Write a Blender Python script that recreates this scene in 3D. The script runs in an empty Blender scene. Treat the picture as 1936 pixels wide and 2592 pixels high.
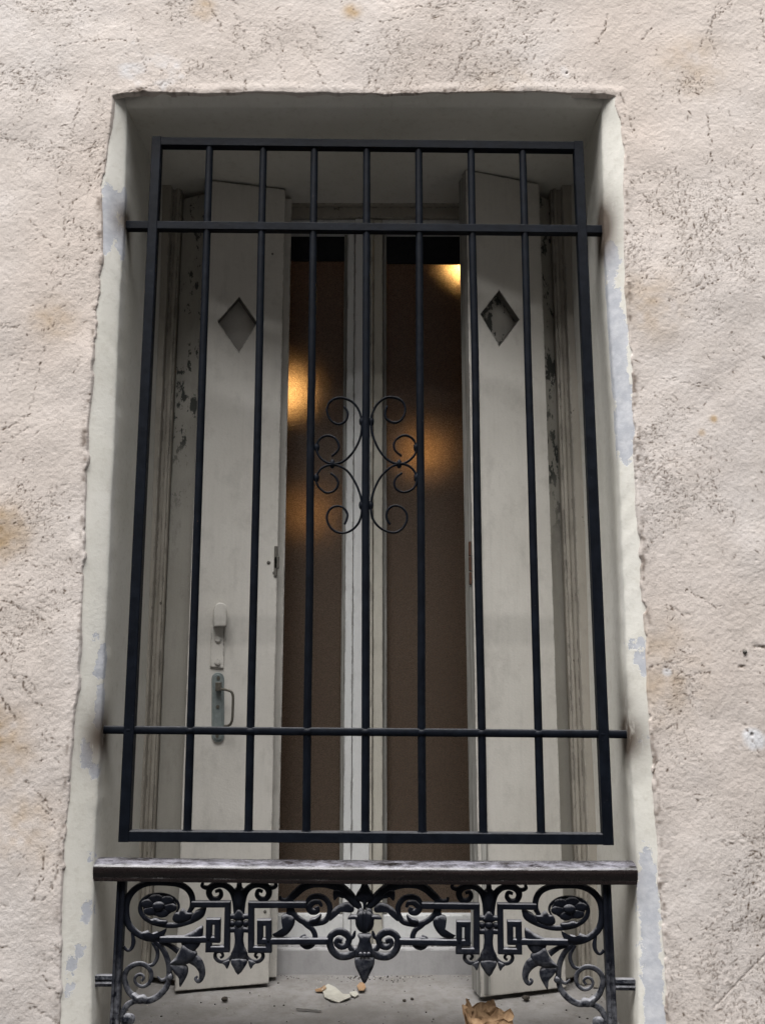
import bpy, bmesh, math, random
import numpy as np
from mathutils import Vector, Matrix
random.seed(4); rng = np.random.default_rng(11)
C = bpy.context.scene.collection
sc = bpy.context.scene

# ------------------------------------------------------------------ camera
CAM_Y, CAM_Z, PITCH, FPX = -1.82, 1.60, math.radians(10), 2200.0
cd = bpy.data.cameras.new('camera'); cam = bpy.data.objects.new('camera', cd); C.objects.link(cam)
cam.location = (0, CAM_Y, CAM_Z); cam.rotation_euler = (math.radians(90) + PITCH, 0, 0)
cd.sensor_fit = 'VERTICAL'; cd.sensor_height = 24.0; cd.lens = 24.0 * FPX / 2592
cd.clip_start = 0.05; cd.clip_end = 500
sc.camera = cam

# ------------------------------------------------------------------ world, sun, exposure
SUN_EL, SUN_AZ = math.radians(66), math.radians(-22)      # azimuth measured from straight out of the wall, minus = from the left
w = bpy.data.worlds.new('World'); sc.world = w; w.use_nodes = True
nt = w.node_tree; nt.nodes.clear()
sky = nt.nodes.new('ShaderNodeTexSky'); sky.sky_type = 'NISHITA'; sky.sun_disc = False
sky.sun_elevation = SUN_EL; sky.sun_rotation = math.pi - SUN_AZ
sky.air_density = 1.0; sky.dust_density = 3.0
hs = nt.nodes.new('ShaderNodeHueSaturation'); hs.inputs['Saturation'].default_value = 0.4
bg = nt.nodes.new('ShaderNodeBackground'); bg.inputs['Strength'].default_value = 0.05
wo = nt.nodes.new('ShaderNodeOutputWorld')
nt.links.new(sky.outputs[0], hs.inputs['Color']); nt.links.new(hs.outputs[0], bg.inputs[0]); nt.links.new(bg.outputs[0], wo.inputs[0])
sl = bpy.data.lights.new('sun', 'SUN'); sl.energy = 3.6; sl.angle = math.radians(55); sl.color = (1.0, 0.985, 0.965)
so = bpy.data.objects.new('sun', sl); C.objects.link(so)
sd = Vector((math.sin(SUN_AZ) * math.cos(SUN_EL), -math.cos(SUN_AZ) * math.cos(SUN_EL), math.sin(SUN_EL)))   # towards the sun
so.rotation_euler = sd.to_track_quat('Z', 'Y').to_euler(); so.location = sd * 8
vs = sc.view_settings; vs.view_transform = 'Standard'; vs.look = 'None'; vs.gamma = 1; vs.exposure = 1.40
sc.cycles.use_denoising = True
sc.cycles.max_bounces = 8; sc.cycles.diffuse_bounces = 5
sc.cycles.sample_clamp_indirect = 4

# ------------------------------------------------------------------ measuring helpers: photo pixel + a real plane -> a point on that plane
def ray(u, v):
    du, dv = u - 968, v - 1296
    return Vector((du / FPX, math.cos(PITCH) + dv / FPX * math.sin(PITCH), math.sin(PITCH) - dv / FPX * math.cos(PITCH)))
def S(u, v, Y):                      # full-size pixel on plane y=Y
    d = ray(u, v); s = (Y - CAM_Y) / d.y
    return Vector((d.x * s, Y, CAM_Z + d.z * s))
K = 1936 / 1652
def D(x, y, Y): return S(x * K, y * K, Y)
def on_leaf(u, v, p0, p1):           # on a vertical plane through p0-p1
    d = ray(u, v); nx, ny = (p1[1] - p0[1]), -(p1[0] - p0[0])
    s = (nx * p0[0] + ny * (p0[1] - CAM_Y)) / (nx * d.x + ny * d.y)
    return Vector((d.x * s, CAM_Y + d.y * s, CAM_Z + d.z * s))

# ------------------------------------------------------------------ object helpers
def tag(o, label=None, cat=None, group=None, kind=None):
    if label: o['label'] = label
    if cat: o['category'] = cat
    if group: o['group'] = group
    if kind: o['kind'] = kind
    return o
def thing(name, loc, label, cat, group=None):
    o = bpy.data.objects.new(name, None); C.objects.link(o); o.location = loc; o.empty_display_size = .05
    return tag(o, label, cat, group)
def wloc(o):
    l = Vector((0, 0, 0))
    while o is not None:
        l = l + o.location; o = o.parent
    return l
def link(name, me, mats, parent=None, smooth=True, auto=None):
    o = bpy.data.objects.new(name, me); C.objects.link(o)
    for m in (mats if isinstance(mats, (list, tuple)) else [mats]): me.materials.append(m)
    if smooth:
        me.polygons.foreach_set('use_smooth', np.ones(len(me.polygons), dtype=bool))
        if auto: 
            me.set_sharp_from_angle(angle=math.radians(auto))
    if parent is not None:
        root = parent
        while root.parent is not None: root = root.parent
        o.parent = parent; o.matrix_parent_inverse = Matrix.Translation(-root.location)
        if parent is not root: o.matrix_parent_inverse = Matrix.Identity(4)
    return o
class MB:
    def __init__(s): s.v = []; s.f = []; s.mi = []
    def add(s, vs, fs, mi=0):
        b = len(s.v); s.v += [tuple(p) for p in vs]; s.f += [[i + b for i in f] for f in fs]; s.mi += [mi] * len(fs)
    def box(s, lo, hi, mi=0, ch=0.0):
        x0, y0, z0 = lo; x1, y1, z1 = hi
        s.add([(x0,y0,z0),(x1,y0,z0),(x1,y1,z0),(x0,y1,z0),(x0,y0,z1),(x1,y0,z1),(x1,y1,z1),(x0,y1,z1)],
              [(3,2,1,0),(4,5,6,7),(0,1,5,4),(1,2,6,5),(2,3,7,6),(3,0,4,7)], mi)
    def prism(s, a, b, sect, mi=0):       # sweep a closed section [(p,q)] from a to b; p along side vec, q along up-ish vec
        a, b = Vector(a), Vector(b); t = (b - a).normalized()
        ref = Vector((0, 1, 0)) if abs(t.y) < .9 else Vector((0, 0, 1))
        n1 = t.cross(ref).normalized(); n2 = ref - t * ref.dot(t); n2.normalize()
        n = len(sect); vs = [a + n1 * p + n2 * q for p, q in sect] + [b + n1 * p + n2 * q for p, q in sect]
        s.add(vs, [[i, (i + 1) % n, n + (i + 1) % n, n + i] for i in range(n)] + [list(range(n))[::-1], list(range(n, 2 * n))], mi)
    def rod(s, a, b, r, n=16, mi=0): s.prism(a, b, [(r * math.cos(2*math.pi*i/n), r * math.sin(2*math.pi*i/n)) for i in range(n)], mi)
    def sq(s, a, b, h, c=.0015, mi=0):
        k = h - c; s.prism(a, b, [(h,-k),(h,k),(k,h),(-k,h),(-h,k),(-h,-k),(-k,-h),(k,-h)], mi)
    def ball(s, c, r, sx=1, sy=1, sz=1, n=10, m=7, mi=0):
        vs = []; fs = []
        for j in range(m + 1):
            th = math.pi * j / m
            for i in range(n):
                ph = 2 * math.pi * i / n
                vs.append((c[0] + r*sx*math.sin(th)*math.cos(ph), c[1] + r*sy*math.sin(th)*math.sin(ph), c[2] + r*sz*math.cos(th)))
        for j in range(m):
            for i in range(n): fs.append((j*n+i, (j+1)*n+i, (j+1)*n+(i+1)%n, j*n+(i+1)%n))
        s.add(vs, fs, mi)
    def stroke(s, pts, widths, thick=.6, n=10, sub=7, mi=0, tmin=0.0):      # swept oval, pts = world Vectors in a y=const plane, widths = full width (m)
        P = catmull(pts, sub); m = len(P)
        W = np.interp(np.linspace(0, 1, m), np.linspace(0, 1, len(widths)), widths)
        vs = []
        for i in range(m):
            t = (P[min(i + 1, m - 1)] - P[max(i - 1, 0)]); t.y = 0; t.normalize()
            nn = Vector((t.z, 0, -t.x)); r = W[i] / 2; d = max(r * thick, tmin)
            for k in range(n):
                a = 2 * math.pi * k / n
                vs.append(P[i] + nn * (r * math.cos(a)) + Vector((0, d * math.sin(a), 0)))
        fs = [[i*n+k, i*n+(k+1)%n, (i+1)*n+(k+1)%n, (i+1)*n+k] for i in range(m - 1) for k in range(n)]
        fs += [list(range(n))[::-1], list(range((m-1)*n, m*n))]
        s.add(vs, fs, mi)
    def relief(s, outline, h=.008, back=.004, sub=4, mi=0, ridge=0.0):       # domed cast leaf, outline = world Vectors
        P = catmull(outline, sub, closed=True) if sub > 1 else list(outline); m = len(P)
        c = Vector((sum(p.x for p in P)/m, P[0].y, sum(p.z for p in P)/m))
        rings = [(1.0, back), (1.0, -h*.25), (.86, -h*.72), (.6, -h*.95), (.3, -h*1.05)]
        vs = []
        for sc_, dy in rings:
            for p in P: vs.append(Vector((c.x + (p.x-c.x)*sc_, P[0].y + dy, c.z + (p.z-c.z)*sc_)))
        vs.append(Vector((c.x, P[0].y - h*1.08, c.z))); R = len(rings)
        fs = [[r*m+i, r*m+(i+1)%m, (r+1)*m+(i+1)%m, (r+1)*m+i] for r in range(R-1) for i in range(m)]
        fs += [[(R-1)*m+i, (R-1)*m+(i+1)%m, R*m] for i in range(m)] + [list(range(m))[::-1]]
        s.add(vs, fs, mi)
    def mirror(s, fn):
        o = MB(); o.v = [fn(p) for p in s.v]; o.f = [f[::-1] for f in s.f]; o.mi = list(s.mi); return o
    def build(s, name, mats, parent=None, smooth=True, auto=None, bevel=None):
        me = bpy.data.meshes.new(name); me.from_pydata([tuple(p) for p in s.v], [], s.f); me.validate()
        bm = bmesh.new(); bm.from_mesh(me); bmesh.ops.recalc_face_normals(bm, faces=bm.faces); bm.to_mesh(me); bm.free()
        if len(me.polygons) == len(s.mi): me.polygons.foreach_set('material_index', s.mi)
        o = link(name, me, mats, parent, smooth, auto)
        if bevel:
            b = o.modifiers.new('bevel', 'BEVEL'); b.width = bevel; b.segments = 2; b.limit_method = 'ANGLE'; b.angle_limit = math.radians(35)
        return o
def catmull(pts, sub=7, closed=False):
    pts = [Vector(p) for p in pts]; n = len(pts); out = []
    rng_ = range(n) if closed else range(n - 1)
    for i in rng_:
        if closed: p0, p1, p2, p3 = pts[i-1], pts[i], pts[(i+1)%n], pts[(i+2)%n]
        else: p0, p1, p2, p3 = pts[max(i-1,0)], pts[i], pts[i+1], pts[min(i+2,n-1)]
        for k in range(sub):
            t = k / sub
            out.append(.5 * ((2*p1) + (p2-p0)*t + (2*p0-5*p1+4*p2-p3)*t*t + (3*p1-p0-3*p2+p3)*t**3))
    if not closed: out.append(pts[-1])
    return out

# ------------------------------------------------------------------ materials
class M:
    def __init__(s, name):
        s.m = bpy.data.materials.new(name); s.m.use_nodes = True; s.t = s.m.node_tree
        s.b = s.t.nodes['Principled BSDF']; s.out = s.t.nodes['Material Output']
        s.geo = s.t.nodes.new('ShaderNodeNewGeometry'); s.pos = s.geo.outputs['Position']
    def n(s, typ, **kw):
        x = s.t.nodes.new(typ)
        for k, v in kw.items(): setattr(x, k, v)
        return x
    def set(s, inp, val):
        if isinstance(val, bpy.types.NodeSocket): s.t.links.new(val, inp)
        elif isinstance(val, (tuple, list)) and len(val) == 3 and inp.type == 'RGBA': inp.default_value = (*val, 1)
        else: inp.default_value = val
    def coord(s, sx=1, sy=1, sz=1):
        x = s.n('ShaderNodeVectorMath', operation='MULTIPLY'); s.set(x.inputs[0], s.pos); x.inputs[1].default_value = (sx, sy, sz); return x.outputs[0]
    def noise(s, scale, detail=3, rough=.55, xyz=(1,1,1), dist=0.0):
        x = s.n('ShaderNodeTexNoise'); s.set(x.inputs['Vector'], s.coord(*xyz)); x.inputs['Scale'].default_value = scale
        x.inputs['Detail'].default_value = detail; x.inputs['Roughness'].default_value = rough; x.inputs['Distortion'].default_value = dist
        return x.outputs['Fac']
    def step(s, v, lo, hi):
        x = s.n('ShaderNodeMapRange'); x.clamp = True; s.set(x.inputs[0], v); x.inputs[1].default_value = lo; x.inputs[2].default_value = hi; return x.outputs[0]
    def math(s, op, a, b=0.0):
        x = s.n('ShaderNodeMath', operation=op); s.set(x.inputs[0], a); s.set(x.inputs[1], b); return x.outputs[0]
    def mix(s, f, a, b):
        x = s.n('ShaderNodeMix', data_type='RGBA'); s.set(x.inputs[0], f); s.set(x.inputs[6], a); s.set(x.inputs[7], b); return x.outputs[2]
    def attr(s, name): return s.n('ShaderNodeAttribute', attribute_name=name).outputs['Fac']
    def bump(s, h, strength=.3, dist=.002):
        x = s.n('ShaderNodeBump'); x.inputs['Strength'].default_value = strength; x.inputs['Distance'].default_value = dist; s.set(x.inputs['Height'], h)
        s.set(s.b.inputs['Normal'], x.outputs[0]); return x.outputs[0]
    def fin(s, col=None, rough=.6, spec=None, metal=None):
        if col is not None: s.set(s.b.inputs['Base Color'], col)
        s.set(s.b.inputs['Roughness'], rough)
        if spec is not None: s.set(s.b.inputs['Specular IOR Level'], spec)
        if metal is not None: s.set(s.b.inputs['Metallic'], metal)
        return s.m

def mat_plaster():
    m = M('rough_plaster')
    big = m.step(m.noise(2.2, 4, .6), .35, .68); med = m.step(m.noise(11, 4, .65, dist=.6), .38, .66)
    warm = m.step(m.noise(1.1, 3, .5, (1, 1, .7)), .42, .66)
    col = m.mix(big, (.545, .495, .465), (.66, .63, .615))
    col = m.mix(m.math('MULTIPLY', warm, .7), col, (.575, .49, .43))
    col = m.mix(m.math('MULTIPLY', med, .35), col, (.49, .44, .40))
    fine = m.step(m.noise(230, 2, .7), .42, .72)
    col = m.mix(m.math('MULTIPLY', fine, .30), col, (.43, .375, .335))
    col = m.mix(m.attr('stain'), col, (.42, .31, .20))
    col = m.mix(m.attr('pale'), col, (.66, .66, .68))
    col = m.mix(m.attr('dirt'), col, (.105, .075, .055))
    h = m.math('ADD', m.noise(260, 3, .65), m.math('MULTIPLY', m.noise(90, 3, .6), .6))
    m.bump(h, .42, .0020)
    return m.fin(col, .92, .2)
def mat_reveal(name='cream_wall_paint'):
    m = M(name)
    col = m.mix(m.step(m.noise(5, 4, .6), .35, .7), (.605, .59, .535), (.675, .66, .615))
    col = m.mix(m.math('MULTIPLY', m.step(m.noise(60, 4, .7), .52, .75), .35), col, (.40, .37, .31))
    pk = m.math('ADD', m.attr('peel'), m.math('MULTIPLY', m.math('SUBTRACT', m.noise(42, 6, .7), .5), 1.9))
    edge = m.step(pk, .42, .455); inn = m.step(pk, .47, .49)
    col = m.mix(edge, col, (.68, .67, .64))
    blue = m.mix(m.step(m.noise(45, 4, .6), .4, .65), (.43, .445, .485), (.54, .55, .58))
    col = m.mix(inn, col, blue)
    st = m.math('MULTIPLY', m.step(m.attr('stain'), 0.0, .62), m.step(m.noise(70, 4, .7, (1, 1, .25)), .05, .42))
    col = m.mix(st, col, (.085, .065, .05))
    h = m.math('ADD', m.math('MULTIPLY', m.noise(120, 4, .6), .5), m.math('MULTIPLY', inn, -.8))
    m.bump(h, .5, .0022)
    return m.fin(col, .75, .3)
def mat_paint(name, c1, c2, peel=.0, pcol=(.06,.065,.06), streak=0.0, zpeel=None, smudge=0.0):
    m = M(name)
    col = m.mix(m.step(m.noise(6, 4, .6), .35, .68), c1, c2)
    col = m.mix(m.math('MULTIPLY', m.step(m.noise(22, 5, .7, (1,1,.6)), .52, .78), .5), col, tuple(x*.6 for x in c1))
    col = m.mix(m.math('MULTIPLY', m.step(m.noise(90, 3, .7, (1,1,.05)), .5, .8), .25), col, tuple(x*.7 for x in c1))
    col = m.mix(m.math('MULTIPLY', m.step(m.noise(260, 2, .6), .45, .8), .22), col, tuple(x*.7 for x in c1))
    h = m.noise(180, 3, .6)
    if smudge:
        zq = m.n('ShaderNodeSeparateXYZ'); m.set(zq.inputs[0], m.pos); wz = m.math('ADD', zq.outputs[2], m.math('MULTIPLY', m.noise(14, 3, .6), .03))
        bd = m.math('MULTIPLY', m.step(wz, 1.655, 1.675), m.step(wz, 1.745, 1.725))
        col = m.mix(m.math('MULTIPLY', bd, smudge), col, (.22, .215, .20))
        gx = m.step(m.noise(9, 5, .75), .56, .74); col = m.mix(m.math('MULTIPLY', gx, .28), col, (.24, .22, .19))
    if streak:
        st = m.step(m.noise(260, 4, .7, (1, 1, .008)), .44, .58)
        col = m.mix(m.math('MULTIPLY', st, streak), col, (.12, .115, .105)); h = m.math('ADD', h, m.math('MULTIPLY', st, -1.5))
    if peel:
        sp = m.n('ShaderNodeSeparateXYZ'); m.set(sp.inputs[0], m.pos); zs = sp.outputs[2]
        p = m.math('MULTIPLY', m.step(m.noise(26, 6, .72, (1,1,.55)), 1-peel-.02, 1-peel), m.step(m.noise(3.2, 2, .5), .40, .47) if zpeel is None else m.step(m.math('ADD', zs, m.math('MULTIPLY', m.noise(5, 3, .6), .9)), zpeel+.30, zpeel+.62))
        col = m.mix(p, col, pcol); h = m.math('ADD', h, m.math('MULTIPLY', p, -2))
    bv = m.n('ShaderNodeBevel'); bv.samples = 4; bv.inputs['Radius'].default_value = .007
    dt = m.n('ShaderNodeVectorMath', operation='DOT_PRODUCT'); m.set(dt.inputs[0], bv.outputs[0]); m.set(dt.inputs[1], m.geo.outputs['Normal'])
    eg = m.step(dt.outputs['Value'], .995, .90)
    ch = m.math('MULTIPLY', eg, m.step(m.noise(48, 5, .75, (1, 1, .35)), .49, .56))
    col = m.mix(m.math('MULTIPLY', ch, .8), col, (.10, .09, .08))
    m.bump(h, .3, .0012)
    return m.fin(col, .55, .35)
def mat_iron():
    m = M('dark_blue_iron')
    col = m.mix(m.step(m.noise(30, 4, .6), .4, .7), (.0030, .0042, .0072), (.0052, .0074, .0125))
    col = m.mix(m.step(m.noise(140, 3, .7), .70, .78), col, (.07, .072, .075))
    sep = m.n('ShaderNodeSeparateXYZ'); m.set(sep.inputs[0], m.geo.outputs['Normal'])
    up = m.step(m.math('ADD', sep.outputs[2], m.math('MULTIPLY', m.math('SUBTRACT', m.noise(120, 4, .7), .5), .8)), .55, 1.05)
    col = m.mix(m.math('MULTIPLY', up, .6), col, (.11, .11, .115))
    col = m.mix(m.step(m.noise(85, 4, .75, (1, 1, .6)), .735, .75), col, (.11, .06, .04))
    m.bump(m.noise(70, 4, .6), .45, .0015)
    return m.fin(col, m.math('ADD', m.math('MULTIPLY', m.noise(60, 2), .25), .40), .09)
def mat_cast():
    m = M('dusty_cast_iron')
    base = m.mix(m.step(m.noise(45, 4, .65), .4, .7), (.0055, .0065, .0105), (.010, .012, .018))
    sep = m.n('ShaderNodeSeparateXYZ'); m.set(sep.inputs[0], m.geo.outputs['Normal'])
    up = m.step(m.math('ADD', sep.outputs[2], m.math('MULTIPLY', m.math('SUBTRACT', m.noise(110, 4, .7), .5), .9)), .30, .90)
    zp = m.n('ShaderNodeSeparateXYZ'); m.set(zp.inputs[0], m.pos)
    low = m.step(m.math('ADD', zp.outputs[2], m.math('MULTIPLY', m.noise(40, 4, .6), .1)), 1.10, .93)
    col = m.mix(m.math('MULTIPLY', up, .75), base, (.30, .30, .32))
    col = m.mix(m.math('MULTIPLY', m.math('MULTIPLY', low, m.step(m.noise(75, 4, .7), .38, .62)), .55), col, (.24, .245, .27))
    m.bump(m.noise(150, 4, .6), .5, .0016)
    return m.fin(col, .55, .08)
def mat_rail():
    m = M('worn_varnished_wood')
    grain = m.noise(160, 4, .7, (.05, 1, 1))
    col = m.mix(m.step(grain, .4, .62), (.006, .0042, .0044), (.0125, .0085, .0085))
    sep = m.n('ShaderNodeSeparateXYZ'); m.set(sep.inputs[0], m.geo.outputs['Normal'])
    up = m.step(sep.outputs[2], .45, .8)
    wear_sheen = m.math('MULTIPLY', m.step(m.noise(60, 5, .75, (.35, 1, 1)), .38, .66), up)
    col = m.mix(m.math('MULTIPLY', wear_sheen, .8), col, (.29, .285, .33))  # worn patches plus a bluish top sheen painted into the colour
    m.bump(m.math('ADD', grain, m.math('MULTIPLY', wear_sheen, .6)), .4, .0015)
    return m.fin(col, m.math('ADD', m.math('MULTIPLY', m.noise(70, 3), .2), .18), .45)
def mat_stone():
    m = M('grey_stone')
    col = m.mix(m.step(m.noise(7, 5, .65), .35, .7), (.20, .19, .18), (.31, .30, .295))
    col = m.mix(m.math('MULTIPLY', m.step(m.noise(38, 6, .75), .47, .66), .7), col, (.19, .175, .16))
    col = m.mix(m.step(m.noise(260, 3, .7), .66, .72), col, (.07, .06, .055))
    m.bump(m.noise(110, 5, .65), .4, .0025)
    return m.fin(col, .85, .25)
def mat_glass():
    m = M('amber_obscure_glass'); T = m.t
    nb = m.n('ShaderNodeBump'); nb.inputs['Strength'].default_value = .5; nb.inputs['Distance'].default_value = .0020
    m.set(nb.inputs['Height'], m.math('ADD', m.noise(330, 2, .6), m.math('MULTIPLY', m.noise(700, 1, .5), .5)))
    rf = m.n('ShaderNodeBsdfRefraction'); m.set(rf.inputs['Color'], m.mix(m.step(m.math('ADD', m.math('MULTIPLY', m.noise(420, 2, .75), .8), m.math('MULTIPLY', m.noise(150, 2, .6), .2)), .42, .60), (.40, .265, .135), (1.0, .73, .44))); rf.inputs['Roughness'].default_value = .41; rf.inputs['IOR'].default_value = 1.3
    df = m.n('ShaderNodeBsdfDiffuse'); m.set(df.inputs['Color'], (.165, .126, .095))
    gl = m.n('ShaderNodeBsdfGlossy'); gl.inputs['Roughness'].default_value = .28; gl.inputs['Color'].default_value = (.9, .9, .9, 1)
    for x in (rf, gl): T.links.new(nb.outputs[0], x.inputs['Normal'])
    a = m.n('ShaderNodeMixShader'); a.inputs[0].default_value = .42; T.links.new(rf.outputs[0], a.inputs[1]); T.links.new(df.outputs[0], a.inputs[2])
    b = m.n('ShaderNodeMixShader'); b.inputs[0].default_value = .03; T.links.new(a.outputs[0], b.inputs[1]); T.links.new(gl.outputs[0], b.inputs[2])
    T.links.new(b.outputs[0], m.out.inputs['Surface']); return m.m
def mat_plain(name, c1, c2, scale=40, rough=.7, spec=.3, bump=.3, metal=0):
    m = M(name); col = m.mix(m.step(m.noise(scale, 4, .65), .38, .66), c1, c2); m.bump(m.noise(scale*2.5, 3, .6), bump, .0015)
    return m.fin(col, rough, spec, metal)
def mat_emit(name, col, s):
    m = M(name); m.set(m.b.inputs['Base Color'], (.8, .7, .5)); m.set(m.b.inputs['Emission Color'], col); m.b.inputs['Emission Strength'].default_value = s; return m.m

PLASTER, REVEAL, IRON, CAST, RAIL, STONE, GLASS = mat_plaster(), mat_reveal(), mat_iron(), mat_cast(), mat_rail(), mat_stone(), mat_glass()
SHUT = mat_paint('aged_cream_paint', (.53, .51, .47), (.585, .565, .525), smudge=.22)
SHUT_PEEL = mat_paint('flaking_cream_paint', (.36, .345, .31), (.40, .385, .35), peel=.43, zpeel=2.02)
EDGE = mat_paint('weathered_edge_paint', (.34, .335, .31), (.40, .395, .37), streak=.9)
FRAME = mat_paint('old_frame_paint', (.34, .315, .27), (.38, .35, .305), peel=.33, pcol=(.10,.09,.075))
SASH = mat_paint('white_sash_paint', (.60, .61, .61), (.66, .665, .66))
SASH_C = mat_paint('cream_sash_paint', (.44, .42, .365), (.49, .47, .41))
SASH_E = mat_paint('chipped_sash_edge', (.27, .27, .25), (.36, .36, .34), streak=.9)
ZINC = mat_plain('dull_zinc', (.17, .20, .20), (.23, .26, .255), 60, .5, .4, .2, .25)
BRONZE = mat_plain('dark_bronze', (.085, .08, .065), (.12, .11, .09), 60, .45, .5, .2, .3)
DARK = mat_plain('matt_dark', (.010, .011, .014), (.016, .017, .02), 60, .8, .2)
RUST = mat_plain('rust', (.10, .045, .025), (.05, .03, .025), 80, .85, .2, .6)
HOLE = mat_plain('old_screw_metal', (.09, .085, .075), (.14, .13, .115), 200, .7)
PAPER = mat_plain('brown_paper', (.20, .12, .065), (.36, .24, .14), 45, .8, .2, .5)
FLAKE = mat_plain('pale_paint_flake', (.40, .385, .335), (.48, .465, .41), 60, .8)
TAN = mat_plain('tan_leaf', (.30, .185, .10), (.40, .27, .165), 70, .8)
PEB = mat_plain('dark_crumb', (.035, .03, .025), (.07, .06, .05), 150, .9)
ROOM = mat_plain('brown_interior', (.42, .29, .20), (.48, .34, .24), 2, .9)
ROAD = mat_plain('grey_paving', (.045, .045, .045), (.065, .063, .06), 4, .9)

# ------------------------------------------------------------------ opening outline
def interp(pts):                      # pts (x,z) -> x(z)
    a = sorted([(p.z, p.x) for p in pts]); zz = [p[0] for p in a]; xx = [p[1] for p in a]
    return lambda z: np.interp(z, zz, xx)
Y_OUT, Y_AR = .004, .028
LO = [(242,225),(230,350),(217,435),(219,550),(208,705),(193,880),(185,1055),(184,1134),(178,1259),(172,1389),(164,1510),(156,1609),(150,1682),(145,1767),(137,1867),(132,1967),(130,2107),(129,2212)]
RO = [(1330,225),(1341,260),(1346,350),(1348,450),(1351,550),(1353,605),(1358,705),(1366,855),(1373,1005),(1378,1105),(1382,1184),(1391,1309),(1396,1409),(1401,1509),(1408,1609),(1416,1757),(1423,1882),(1433,2007),(1438,2107),(1443,2212)]
TO = [(242,207),(275,200),(440,201),(625,198),(826,203),(1076,194),(1226,201),(1301,201),(1330,206)]
LA = [(275,232),(272,350),(268,480),(256,720),(245,1000),(232,1290),(220,1570),(210,1740),(203,1880),(199,2050),(198,2212)]
RA = [(1298,235),(1301,350),(1303,490),(1317,720),(1335,1000),(1347,1290),(1357,1585),(1367,1740),(1375,1885),(1377,2050),(1378,2212)]
xLO = interp([D(x, y, 0) for x, y in LO]); xRO = interp([D(x, y, 0) for x, y in RO])
_t = [D(x, y, 0) for x, y in TO]; _ta = sorted((p.x, p.z) for p in _t)
zTO = lambda x: np.interp(x, [p[0] for p in _ta], [p[1] for p in _ta])
xLA = interp([D(x, y, Y_AR) for x, y in LA]); xRA = interp([D(x, y, Y_AR) for x, y in RA])
zTA = float(D(800, 233, Y_AR).z)
Z_SILL = .857

def vnoise(nx, nz, cell, seed):       # smooth value noise on a grid, cell in grid steps
    r = np.random.default_rng(seed); gx, gz = int(nx / cell) + 3, int(nz / cell) + 3
    g = r.random((gz, gx)); X = np.arange(nx) / cell; Z = np.arange(nz) / cell
    xi, zi = X.astype(int), Z.astype(int); fx, fz = X - xi, Z - zi
    fx = fx*fx*(3-2*fx); fz = (fz*fz*(3-2*fz))[:, None]
    a = g[zi][:, xi]*(1-fx) + g[zi][:, xi+1]*fx; b = g[zi+1][:, xi]*(1-fx) + g[zi+1][:, xi+1]*fx
    return (a*(1-fz) + b*fz) - .5

VN = vnoise
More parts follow.
